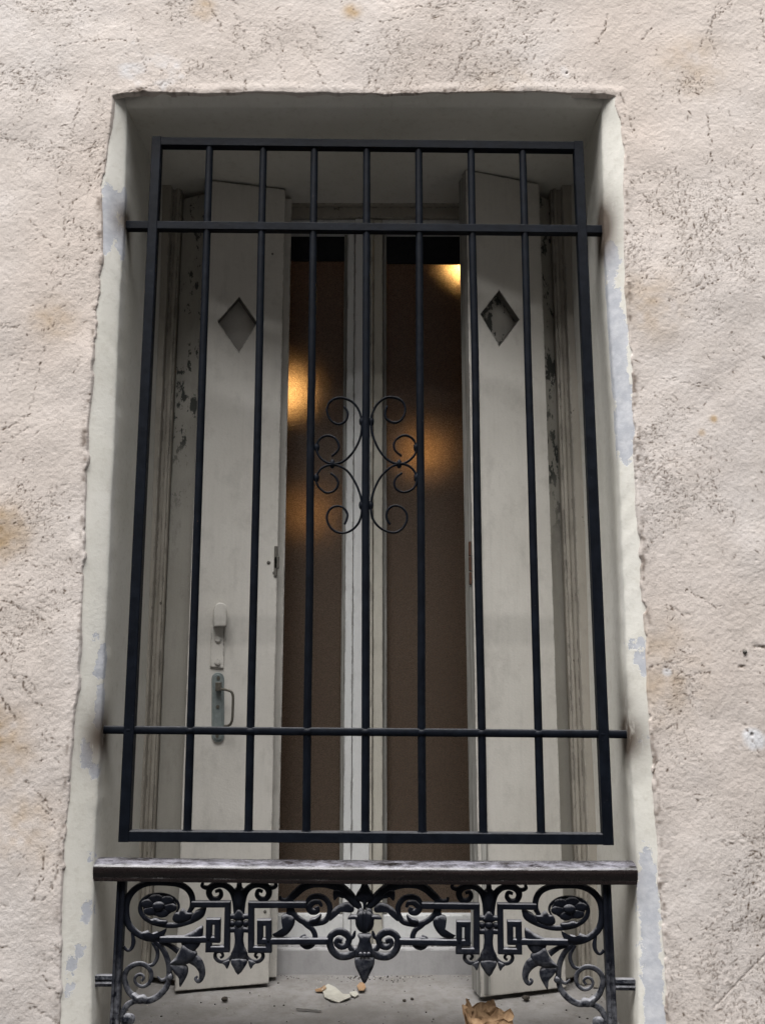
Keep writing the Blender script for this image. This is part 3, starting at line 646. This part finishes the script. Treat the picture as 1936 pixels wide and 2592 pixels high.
SCR = [
 [(540,340),(580,400),(578,470),(545,525),(470,555),(390,520),(340,440),(328,370),(355,295),(430,240),(530,232),(640,280),(715,375),(752,490),(755,610),(730,740),(660,880),(560,990),(450,1040),(340,1030),(250,970),(205,880),(215,780),(270,715),(350,695),(430,730),(475,810),(460,880),(385,950)],
 [(375,1160),(430,1200),(466,1270),(440,1350),(370,1395),(300,1388),(225,1320),(195,1230),(225,1140),(290,1080),(380,1055),(470,1065),(580,1130),(670,1260),(730,1400),(755,1520),(755,1650),(715,1770),(640,1850),(550,1890),(450,1880),(370,1820),(328,1720),(345,1630),(400,1575),(470,1560),(540,1590),(580,1660),(570,1730),(545,1785)],
 [(1070,335),(1042,410),(1060,490),(1150,535),(1230,510),(1282,430),(1285,330),(1230,255),(1120,222),(1020,245),(930,330),(880,450),(872,580),(900,720),(970,870),(1060,980),(1160,1035),(1270,1035),(1350,990),(1410,920),(1425,840),(1395,750),(1330,700),(1260,695),(1180,740),(1150,810),(1170,880),(1245,945)],
 [(1250,1155),(1180,1210),(1157,1280),(1180,1350),(1260,1390),(1350,1370),(1415,1310),(1430,1220),(1400,1130),(1320,1060),(1210,1045),(1100,1090),(990,1200),(920,1330),(880,1460),(868,1580),(890,1710),(960,1810),(1060,1870),(1170,1885),(1260,1830),(1312,1730),(1300,1640),(1240,1575),(1160,1555),(1090,1590),(1060,1660),(1070,1730),(1105,1785)]]
welds = [[(755,520),(205,840),(395,1042)], [(752,1550),(200,1215)], [(874,520),(1422,840),(1215,1042)], [(868,1550),(1425,1210)]]
for pts, ws in zip(SCR, welds):
    mb = MB(); mb.stroke([Q(x, y) for x, y in pts], [.0052, .0052], n=8, sub=5, tmin=.0062)
    for x, y in ws: mb.ball(Q(x, y), .0062, 1, 1.1, 1.7, 9, 6)
    mb.build('scroll', IRON, gr)

# ------------------------------------------------------------------ guard rail: wooden handrail on a cast iron panel
YR = .052
xm = S(921, 2350, YR).x; SL = -.0066
rl = thing('guard_rail', (xm, YR, Z_SILL), 'cast iron guard rail with a dark worn wooden handrail below the grille', 'railing')
def mir(p): return (2*xm - p[0], p[1], p[2] + SL*((2*xm-p[0]) - p[0]))
ra, rb = Vector((xLA(1.19)-.0005, YR+.004, 1.1915)), Vector((xRA(1.185)+.0005, YR+.004, 1.1845))
pr = [(-.017,-.024),(-.0185,-.020),(-.0185,.020),(-.017,.024)]       # (z,y) section, flat underside with a bead, rounded top
sec = [(-.0185,-.0275),(-.012,-.0290),(-.0105,-.0283),(-.009,-.0294),(.002,-.0310)] + [(.004 + .0165*math.sin(a), -.0315*math.cos(a)) for a in [i*math.pi/14 for i in range(1, 14)]] + [(.004,.0315),(-.004,.0305),(-.007,.0275),(-.013,.0285),(-.0185,.026)]
mb = MB(); NS = 160; n = len(sec); wv = vnoise(n, NS+1, 3, 71)*.0008
for i in range(NS+1):
    c = ra.lerp(rb, i/NS); sag = -.0025*math.sin(math.pi*i/NS)
    mb.v += [(c.x, c.y + q*(1+wv[i,k]*20), c.z + sag + p + wv[i,k]) for k, (p, q) in enumerate(sec)]
for i in range(NS):
    for k in range(n): mb.f.append([i*n+k, i*n+(k+1)%n, (i+1)*n+(k+1)%n, (i+1)*n+k]); mb.mi.append(0)
mb.f += [list(range(n)), list(range(NS*n, NS*n+n))]; mb.mi += [0, 0]
mb.build('handrail', RAIL, rl, auto=50)
kA = 400/1652; kB = 480/1652
def PA(x, y): return S(220 + x*kA, 2150 + y*kA, YR)
def PB(x, y): return S(480 + x*kB, 2150 + y*kB, YR)
uA, uB = kA*1.873/2130, kB*1.873/2130          # metres per crop pixel
def both(mb, name, parent=rl, mat=CAST, **kw):
    a = mb.build(name, mat, parent, **kw); b = mb.mirror(mir).build(name, mat, parent, **kw); return a, b
# posts and wall ties
mb = MB(); a, b = PA(374, 330), PA(318, 1900); a.z += .004; b = Vector((a.x-.001, YR, Z_SILL - .012))
mb.prism(a, b, [(-.0085,-.008),(-.0065,-.0095),(-.003,-.0095),(-.0018,-.0065),(.0018,-.0065),(.003,-.0095),(.0065,-.0095),(.0085,-.008),(.0085,.008),(-.0085,.008)])
both(mb, 'post', smooth=False)
mb = MB(); c = PA(310, 1368); e = Vector((xLA(c.z)-.02, YR, c.z))
mb.prism(e, c, [(-.010,-.006),(-.004,-.008),(-.001,-.006),(.001,-.006),(.004,-.008),(.010,-.006),(.010,.006),(-.010,.006)]); both(mb, 'wall_tie', smooth=False)
def st(mb, P, pts, ws, u, th=.65): mb.stroke([P(x, y) for x, y in pts], [max(w_*u, .0022) for w_ in ws], thick=th*.75, n=10, sub=6)
def lf(mb, P, pts, h=.007, sub=3): mb.relief([P(x, y) for x, y in pts], h=h*.7, sub=sub)
# corner scroll
mb = MB()
st(mb, PA, [(1060,670),(1105,590),(1100,490),(1050,410),(950,362),(800,348),(650,352),(540,392),(462,462),(418,560),(412,680),(442,790),(510,865),(600,915),(700,938),(800,936)], [34,56,58,58,56,56,58,64,66,68,66,62,62,58,50], uA)
st(mb, PA, [(1240,605),(1205,690),(1085,752),(945,790),(820,792),(690,762),(600,705),(560,630),(575,550),(640,492),(760,470),(870,490),(945,545),(962,610),(930,670)], [18,40,50,50,48,48,46,44,40,36,34,32,28,22,14], uA)
lf(mb, PA, [(900,705),(925,660),(965,655),(1000,618),(1050,655),(1115,670),(1080,735),(960,770),(905,745)])
lf(mb, PA, [(1130,650),(1180,622),(1205,604),(1245,600),(1240,655),(1190,725),(1095,765),(1085,720)])
lf(mb, PA, [(600,705),(650,735),(720,715),(780,735),(840,745),(830,790),(720,780),(640,760)], .008)
lf(mb, PA, [(560,885),(610,858),(640,850),(665,885),(700,870),(740,862),(755,890),(795,875),(832,822),(818,885),(770,935),(640,950)])
lf(mb, PA, [(1010,905),(1110,858),(1205,796),(1214,880),(1192,980),(1150,1040),(1090,1082),(1020,1040),(985,960)], .009)
lf(mb, PA, [(870,1190),(925,1135),(970,1065),(1010,985),(1060,1010),(1150,1075),(1135,1140),(1070,1190),(990,1205),(930,1205)], .012)
st(mb, PA, [(1070,1120),(1160,1180),(1205,1270),(1200,1345),(1165,1378),(1138,1350),(1160,1325)], [110,96,66,48,40,30,20], uA)
lf(mb, PA, [(885,1195),(1000,1190),(1055,1235),(1052,1310),(1012,1390),(975,1438),(968,1350),(918,1290),(880,1235)], .009)
st(mb, PA, [(760,965),(860,1000),(960,1065)], [44,44,60], uA)
st(mb, PA, [(470,850),(490,960),(472,1030),(430,1058),(388,1018)], [20,44,34,26,34], uA)
st(mb, PA, [(720,965),(800,1050),(848,1160),(862,1270),(855,1380),(820,1460),(740,1540),(640,1582),(540,1562),(452,1500),(405,1400),(398,1320),(432,1250),(500,1205),(580,1198),(648,1240),(678,1310),(660,1388),(600,1432),(535,1418),(502,1368),(522,1320),(568,1306),(598,1340),(575,1378)], [44,52,54,54,52,56,58,60,62,58,54,52,50,48,46,44,40,36,32,30,28,28,26,26,28], uA)
st(mb, PA, [(690,970),(738,1060),(735,1140),(692,1205),(615,1212)], [34,38,38,34,20], uA)
st(mb, PA, [(872,1265),(835,1345),(785,1368),(740,1328)], [36,34,28,16], uA)
lf(mb, PA, [(840,1335),(885,1290),(908,1350),(870,1370)], .008, 2)
lf(mb, PA, [(470,1510),(500,1500),(540,1528),(600,1522),(645,1585),(560,1615),(490,1582)], .011)
st(mb, PA, [(580,1590),(490,1592),(420,1635),(378,1710),(372,1780),(415,1820),(475,1795),(478,1745),(430,1735)], [30,50,58,56,46,44,44,40,40], uA)
mb.ball(PA(430,1770), 50*uA, 1, .7, 1)
sL, sR = both(mb, 'corner_scroll', auto=60)
# rosette inside it
mb = MB(); c = PA(760, 585)
ring = [PA(760 + 175*math.cos(a), 585 + 112*math.sin(a)) for a in [i*2*math.pi/20 for i in range(20)]]
mb.relief(ring, h=.003, back=.004, sub=1)
for a in [i*2*math.pi/6 + .26 for i in range(6)]:
    q = PA(760 + 122*math.cos(a), 585 + 78*math.sin(a)); q.y -= .004; mb.ball(q, 58*uA, 1.15, .22, .72, 10, 7)
q = c.copy(); q.y -= .006; mb.ball(q, 58*uA, 1.05, .45, .72)
mb.build('rosette', CAST, sL); mb.mirror(mir).build('rosette', CAST, sR)
# greek keys (square bars)
def key(P, pts, u, wd=48):            # square-cornered bar swept with mitred corners
    mb = MB(); h = wd*u/2; P3 = [P(*a) for a in pts]; m = len(P3)
    sect = [(-h,.005),(-h,-.0065),(-h+.0012,-.008),(-h*.3,-.0085),(h*.3,-.0085),(h-.0012,-.008),(h,-.0065),(h,.005)]; n = len(sect); V = []
    for i in range(m):
        d0 = (P3[i]-P3[i-1]).normalized() if i else None; d1 = (P3[i+1]-P3[i]).normalized() if i < m-1 else None
        if d0 is None: d0 = d1
        if d1 is None: d1 = d0
        n0, n1 = Vector((d0.z,0,-d0.x)), Vector((d1.z,0,-d1.x)); b = (n0+n1).normalized(); k = 1/max(b.dot(n0), .3)
        e = -d1*h if i == 0 else (d0*h if i == m-1 else Vector())
        V += [P3[i] + e*.2 + b*(o*k) + Vector((0,y,0)) for o, y in sect]
    mb.add(V, [[i*n+k, i*n+(k+1)%n, (i+1)*n+(k+1)%n, (i+1)*n+k] for i in range(m-1) for k in range(n)] + [list(range(n))[::-1], list(range((m-1)*n, m*n))])
    return mb
both(key(PA, [(1110,568),(1477,568),(1467,1035),(1277,1035),(1283,748),(1372,748),(1368,936),(780,936)], uA, 54), 'key_fret', smooth=False)
both(key(PB, [(1010,478),(540,478),(538,866),(692,866),(690,632),(617,632),(617,795),(1200,795)], uB, 46), 'key_fret', smooth=False)
# palmette between the keys
mb = MB(); ax = 432
for sg in (1, -1):
    f = lambda pts: [(ax + sg*(x-ax), y) for x, y in pts]
    st(mb, PB, f([(412,560),(402,450),(372,365),(318,318),(255,305),(195,325),(170,375),(192,425),(240,432),(275,400),(265,358),(225,368)]), [50,56,52,48,52,56,50,44,40,38,32,26], uB)
    st(mb, PB, f([(235,292),(200,318),(150,334),(112,318),(118,288)]), [50,40,34,32,22], uB)
    lf(mb, PB, f([(345,565),(395,560),(400,605),(345,608)]), .008, 1); lf(mb, PB, f([(340,680),(400,675),(400,722),(345,725)]), .008, 1); mb.ball(PB(*f([(372,645)])[0]), 26*uB, 1, .8, 1)
    st(mb, PB, f([(418,780),(405,860),(372,930),(320,972),(262,975),(225,940),(232,898),(272,892),(292,925),(268,945)]), [30,32,32,30,30,30,26,24,22,20], uB)
    lf(mb, PB, f([(285,985),(345,955),(352,985),(330,1042),(308,1010)]), .006, 2)
lf(mb, PB, [(408,330),(414,292),(432,270),(452,292),(458,330),(476,360),(468,480),(432,545),(398,480),(388,360)], .011)
lf(mb, PB, [(388,572),(412,530),(432,512),(454,530),(478,572),(490,605),(432,625),(376,605)], .011)
mb.ball(PB(432,640), 38*uB, 1, .8, 1)
lf(mb, PB, [(392,660),(474,660),(468,780),(478,850),(505,930),(432,1000),(360,930),(388,850),(396,780)], .009)
lf(mb, PB, [(358,965),(432,930),(505,965),(482,1025),(425,1092),(384,1030)], .010, 2)
both(mb, 'palmette', auto=60)
# acanthus scrolls either side of the centre
mb = MB()
st(mb, PB, [(786,405),(800,436),(850,446),(915,392),(980,335),(1065,302),(1180,298),(1290,322),(1380,392),(1450,470),(1490,512)], [18,34,50,62,64,60,64,80,84,66,30], uB)
lf(mb, PB, [(1250,365),(1300,340),(1385,405),(1340,425),(1290,412),(1258,445)], .008)
st(mb, PB, [(905,440),(882,470),(893,540),(945,600),(1020,640),(1100,642),(1180,622),(1218,560),(1218,485),(1175,425),(1110,406),(1050,425),(1020,478)], [56,50,46,46,48,48,46,44,44,44,44,42,36], uB)
st(mb, PB, [(1150,500),(1130,462),(1080,460),(1040,500),(1065,540),(1110,535),(1105,500)], [20,36,48,56,54,46,40], uB)
lf(mb, PB, [(1060,600),(1100,590),(1142,562),(1145,600),(1095,645),(1040,630)], .009, 2)
lf(mb, PB, [(800,600),(812,568),(862,562),(912,598),(912,655),(872,720),(820,757),(745,760),(722,735),(742,735),(778,742),(812,700),(805,650)], .010)
st(mb, PB, [(868,500),(866,560),(850,600)], [40,44,50], uB)
st(mb, PB, [(940,590),(1015,655),(1072,700),(1094,765),(1070,828),(1020,848),(978,820),(978,772),(1015,757)], [30,40,42,42,42,42,40,38,40], uB); mb.ball(PB(1005,795), 40*uB, 1, .7, 1)
lf(mb, PB, [(1222,625),(1232,545),(1300,485),(1380,463),(1432,510),(1415,548),(1330,542),(1272,572)], .008)
st(mb, PB, [(1470,880),(1430,905),(1375,930),(1300,928),(1243,880),(1220,810),(1234,752),(1290,716),(1348,726),(1388,772),(1372,830),(1320,850),(1280,822),(1292,785),(1328,800)], [60,64,58,56,56,56,54,56,60,52,46,44,42,42,44], uB)
st(mb, PB, [(1385,775),(1425,757),(1442,708)], [44,34,12], uB)
st(mb, PB, [(1370,790),(1395,850),(1440,892)], [34,40,50], uB)
both(mb, 'acanthus_scroll', auto=60)
# centre finial
mb = MB(); ax = 1525
lf(mb, PB, [(1507,278),(1543,278),(1560,330),(1598,390),(1598,440),(1545,462),(1538,520),(1512,520),(1506,462),(1452,440),(1452,390),(1490,330)], .012)
lf(mb, PB, [(1376,608),(1400,572),(1450,568),(1468,522),(1498,508),(1525,540),(1552,508),(1582,522),(1602,568),(1650,572),(1674,608),(1640,592),(1608,612),(1602,665),(1562,718),(1488,718),(1448,665),(1442,612),(1410,592)], .010)
for sg in (1,-1): lf(mb, PB, [(ax+sg*x, y) for x, y in ((8,545),(38,525),(66,560),(66,640),(30,706),(8,706))], .014)
lf(mb, PB, [(1464,748),(1490,732),(1560,732),(1588,748),(1572,790),(1592,860),(1612,935),(1525,958),(1438,935),(1458,860),(1478,790)], .011)
lf(mb, PB, [(1448,935),(1525,915),(1602,935),(1608,1000),(1572,1080),(1522,1168),(1474,1080),(1440,1000)], .013)
for x in (1490,1525,1560): mb.ball(PB(x, 905) + Vector((0,-.009,0)), 16*uB, 1, .8, 1.2)
mb.build('finial', CAST, rl, auto=60)

# ------------------------------------------------------------------ litter on the sill
def sill_pt(u, v): 
    d = ray(u, v); s = (Z_SILL - CAM_Z)/d.z; return Vector((d.x*s, CAM_Y + d.y*s, Z_SILL))
def flake(name, outline, h, mat, label, cat, curl=.006, group=None):
    P = [sill_pt(u, v) for u, v in outline]; n = len(P); c = sum(P, Vector())/n; c.z = Z_SILL; V = []; Fc = []; rg = random.Random(len(label))
    for sc_ in (1, .6, .25):
        for p in P: q = c.lerp(p, sc_); V.append((q.x, q.y, Z_SILL + .003 + curl*sc_*sc_*rg.uniform(.1, 1) + h))
    V.append((c.x, c.y, Z_SILL + .004 + h)); T = len(V)
    for r in range(2):
        for i in range(n): Fc.append([r*n+i, r*n+(i+1)%n, (r+1)*n+(i+1)%n, (r+1)*n+i])
    for i in range(n): Fc.append([2*n+i, 2*n+(i+1)%n, T-1])
    top = list(V); V += [(x, y, z-.0018) for x, y, z in top]; Fc += [[T+i for i in f[::-1]] for f in Fc]; Fc += [[i, T+i, T+(i+1)%n, (i+1)%n] for i in range(n)]
    V = [(x-c.x, y-c.y, z-Z_SILL) for x, y, z in V]
    mb = MB(); mb.add(V, Fc); o = mb.build(name, mat, None, smooth=True, auto=30); o.location = (c.x, c.y, Z_SILL); return tag(o, label, cat, group)
flake('paint_flake', [(815,2508),(830,2500),(848,2508),(868,2520),(885,2526),(888,2532),(872,2538),(858,2541),(838,2540),(822,2530)], 0, FLAKE, 'largest pale paint flake lying on the sill below the finial', 'paint flake')
flake('paint_flake', [(884,2520),(902,2515),(908,2524),(898,2529),(886,2526)], .001, FLAKE, 'small whitish paint flake between the big flake and the round tan leaf', 'paint flake', .004)
flake('dry_leaf', [(903,2506),(912,2497),(922,2499),(926,2510),(921,2518),(908,2517)], .003, TAN, 'round tan leaf scrap right below the finial tip', 'leaf', .008)
flake('dry_leaf', [(797,2512),(812,2509),(822,2500),(826,2510),(816,2516),(801,2516)], .001, TAN, 'narrow tan leaf scrap touching the left end of the big flake', 'leaf', .006)
a, b = sill_pt(750, 2559), sill_pt(812, 2564); mb = MB(); STICK = mat_plain('grey_stick', (.27, .26, .245), (.34, .33, .315), 90, .8); c = (a+b)/2; a -= c; b -= c; lift = Vector((0,0,.0050)); mb.prism(a+lift, b+lift, [(-.0022,-.002),(.002,-.0022),(.0022,.002),(-.002,.0022)]); o = mb.build('twig', STICK, None, smooth=False); o.location = c; tag(o, 'thin pale stick lying on the sill near the front', 'stick')
def crumb(u, v, r, mat, label, seed):
    c = sill_pt(u, v); mb = MB(); rg = random.Random(seed); mb.ball((0,0,r*.75), r, 1.2, 1, .75, 8, 6); mb.v = [(x*rg.uniform(.8,1.2), y*rg.uniform(.8,1.2), max(z*rg.uniform(.85,1.15), 0)) for x, y, z in mb.v]
    o = mb.build('crumb', mat, None); o.location = c + Vector((0,0,.001)); return tag(o, label, 'crumb')
crumb(569, 2536, .0065, PEB, 'dark crumb of dirt on the sill in front of the left shutter', 1)
crumb(1331, 2534, .0075, PEB, 'flat dark crumb on the sill in front of the right shutter', 2)
crumb(1023, 2537, .0035, PEB, 'tiny dark speck on the sill between flake and brown paper, left of a pair', 3)
crumb(1043, 2533, .0035, PEB, 'tiny dark speck on the sill between flake and brown paper, right of a pair', 4)
# fine grit lying on the sill, thickest against the frame and in the corners
def grit():
    rg = random.Random(21); mb = MB()
    for q in range(420):
        t = rg.random()
        if t < .45: x, y = rg.uniform(-.26, .22), .448 - abs(rg.gauss(0, .02))
        elif t < .6: x, y = rg.choice((-.57 + abs(rg.gauss(0, .02)), .49 - abs(rg.gauss(0, .02)))), rg.uniform(.06, .33)
        else: x, y = rg.uniform(-.55, .48), rg.uniform(.03, .44)
        k = rg.uniform(.0006, .0019); mb.ball((x, y, Z_SILL + (y-.3)*.012 + .001), k, rg.uniform(.8, 1.8), rg.uniform(.8, 1.5), .8, 5, 3, rg.choice((0, 0, 1)))
    tag(mb.build('grit', [PEB, FLAKE], None), 'fine dark and pale grit scattered over the grey sill', 'grit', kind='stuff')
grit()
# crumpled paper
def paper():
    rg = random.Random(9); c = Vector((S(1233, 2570, .105).x, .105, Z_SILL)); mb = MB()
    def sheet(cx, cy, cz, rx, ry, rz, rot, k, sd):
        r = random.Random(sd); n = 7; V = []
        for i in range(n+1):
            for j in range(n+1):
                s, t = i/n*2-1, j/n*2-1; fold = abs(((s*k + .5*t) % 1) - .5)*.9 + abs(((t*k*.8 - .35*s) % 1) - .5)*.6
                x, y, z = s*rx*(1+r.uniform(-.08,.08)), t*ry*.6 + (fold-.5)*ry*1.2 + r.uniform(-.1,.1)*ry, t*rz + (fold-.4)*rz*.5 + r.uniform(-.1,.1)*rz
                xr = x*math.cos(rot) - y*math.sin(rot); yr = x*math.sin(rot) + y*math.cos(rot); V.append((cx+xr, cy+yr, max(cz+z, .003)))
        Fc = [[i*(n+1)+j, i*(n+1)+j+1, (i+1)*(n+1)+j+1, (i+1)*(n+1)+j] for i in range(n) for j in range(n)]
        mb.add(V, Fc)
    sheet(-.012, .01, .026, .036, .024, .030, .3, 1.7, 1); sheet(.018, -.004, .026, .034, .022, .028, -.45, 2.1, 2); sheet(-.034, -.006, .028, .016, .018, .036, 1.1, 1.5, 3); sheet(.004, -.016, .018, .040, .018, .018, .1, 2.3, 4)
    o = mb.build('crumpled_paper', PAPER, None, smooth=False); o.location = c
    sdf = o.modifiers.new('thickness', 'SOLIDIFY'); sdf.thickness = .0012
    return tag(o, 'crumpled brown paper on the sill near the bottom edge', 'paper')
paper()

# ------------------------------------------------------------------ room behind the glass with its lamps, and the street
mb = MB(); x0, x1, y0, y1, z0, z1 = -2.2, 2.2, .56, 4.2, .3, 3.4
mb.add([(x0,y0,z0),(x1,y0,z0),(x1,y1,z0),(x0,y1,z0),(x0,y0,z1),(x1,y0,z1),(x1,y1,z1),(x0,y1,z1)], [(0,1,2,3),(7,6,5,4),(1,2,6,5),(3,0,4,7),(2,3,7,6)])
mb.mi[0] = 1; tag(mb.build('room', [ROOM, mat_plain('warm_wood_floor', (.36, .19, .07), (.44, .25, .10), 6, .6)], None, smooth=False), kind='structure')
def lamp(u, v, Y, r, s, col, label):
    p = S(u, v, .505); d = ray(u, v); p = p + Vector((d.x, d.y, d.z*.72))*((Y-.505)/d.y)
    t = thing('pendant_lamp', p, label, 'lamp')
    mb = MB(); mb.ball(p, r, 1, 1, 1, 16, 12); mb.build('bulb', mat_emit('lamp_glow', col, s), t)
    mb = MB(); n = 20; V = []
    for (rr, zz) in ((r*.6, r*2.2), (r*.8, r*2.15), (r*2.0, r*.9)): V += [p + Vector((rr*math.cos(2*math.pi*i/n), rr*math.sin(2*math.pi*i/n), zz)) for i in range(n)]
    mb.add(V, [[j*n+i, j*n+(i+1)%n, (j+1)*n+(i+1)%n, (j+1)*n+i] for j in range(2) for i in range(n)] + [list(range(n))]); mb.build('lamp_shade', BRONZE, t)
    mb = MB(); mb.rod(p + Vector((0,0,r*2.2)), Vector((p.x, p.y, z1)), .004, 8); mb.build('cord', DARK, t)
lamp(745, 985, 1.5, .045, 3.8, (1, .68, .34), 'warm lamp glowing broadly through the left amber pane')
lamp(1172, 655, 1.3, .028, 42, (1, .72, .35), 'brightest lamp, glowing at the top of the right amber pane')
lamp(1062, 1135, 1.9, .04, 1.35, (1, .58, .22), 'dim lamp glow in the right pane beside the iron scrolls')
lamp(800, 1290, 2.1, .04, .9, (1, .58, .22), 'dim lamp glow in the left pane beside the iron scrolls')
HOUSE = mat_plain('ochre_plaster', (.36, .345, .32), (.42, .40, .37), 2, .9)
oh = thing('blocker_house', (0, -6.2, 0), 'unseen plastered house added across the street to block low skylight', 'house')  # added behind the camera, unseen, so light falls off inside the recess
mb = MB(); mb.box((-14, -12, 0), (14, -6.2, 9.0)); mb.build('wall', HOUSE, oh, smooth=False)
mb = MB(); mb.box((-14.2, -12.2, 9.0), (14.2, -5.9, 9.25)); mb.build('roof', ROAD, oh, smooth=False)
for zz in (1.0, 4.2, 6.8):
    for xx in (-8, -4.8, -1.6, 1.6, 4.8, 8):
        mb = MB(); mb.box((xx-.5, -6.21, zz), (xx+.5, -6.17, zz+1.7)); mb.build('window', SHUT, oh, smooth=False)
mb = MB(); mb.add([(-60,-120,0),(60,-120,0),(60,0,0),(-60,0,0)], [(0,1,2,3)]); tag(mb.build('pavement', ROAD, None, smooth=False), kind='structure')
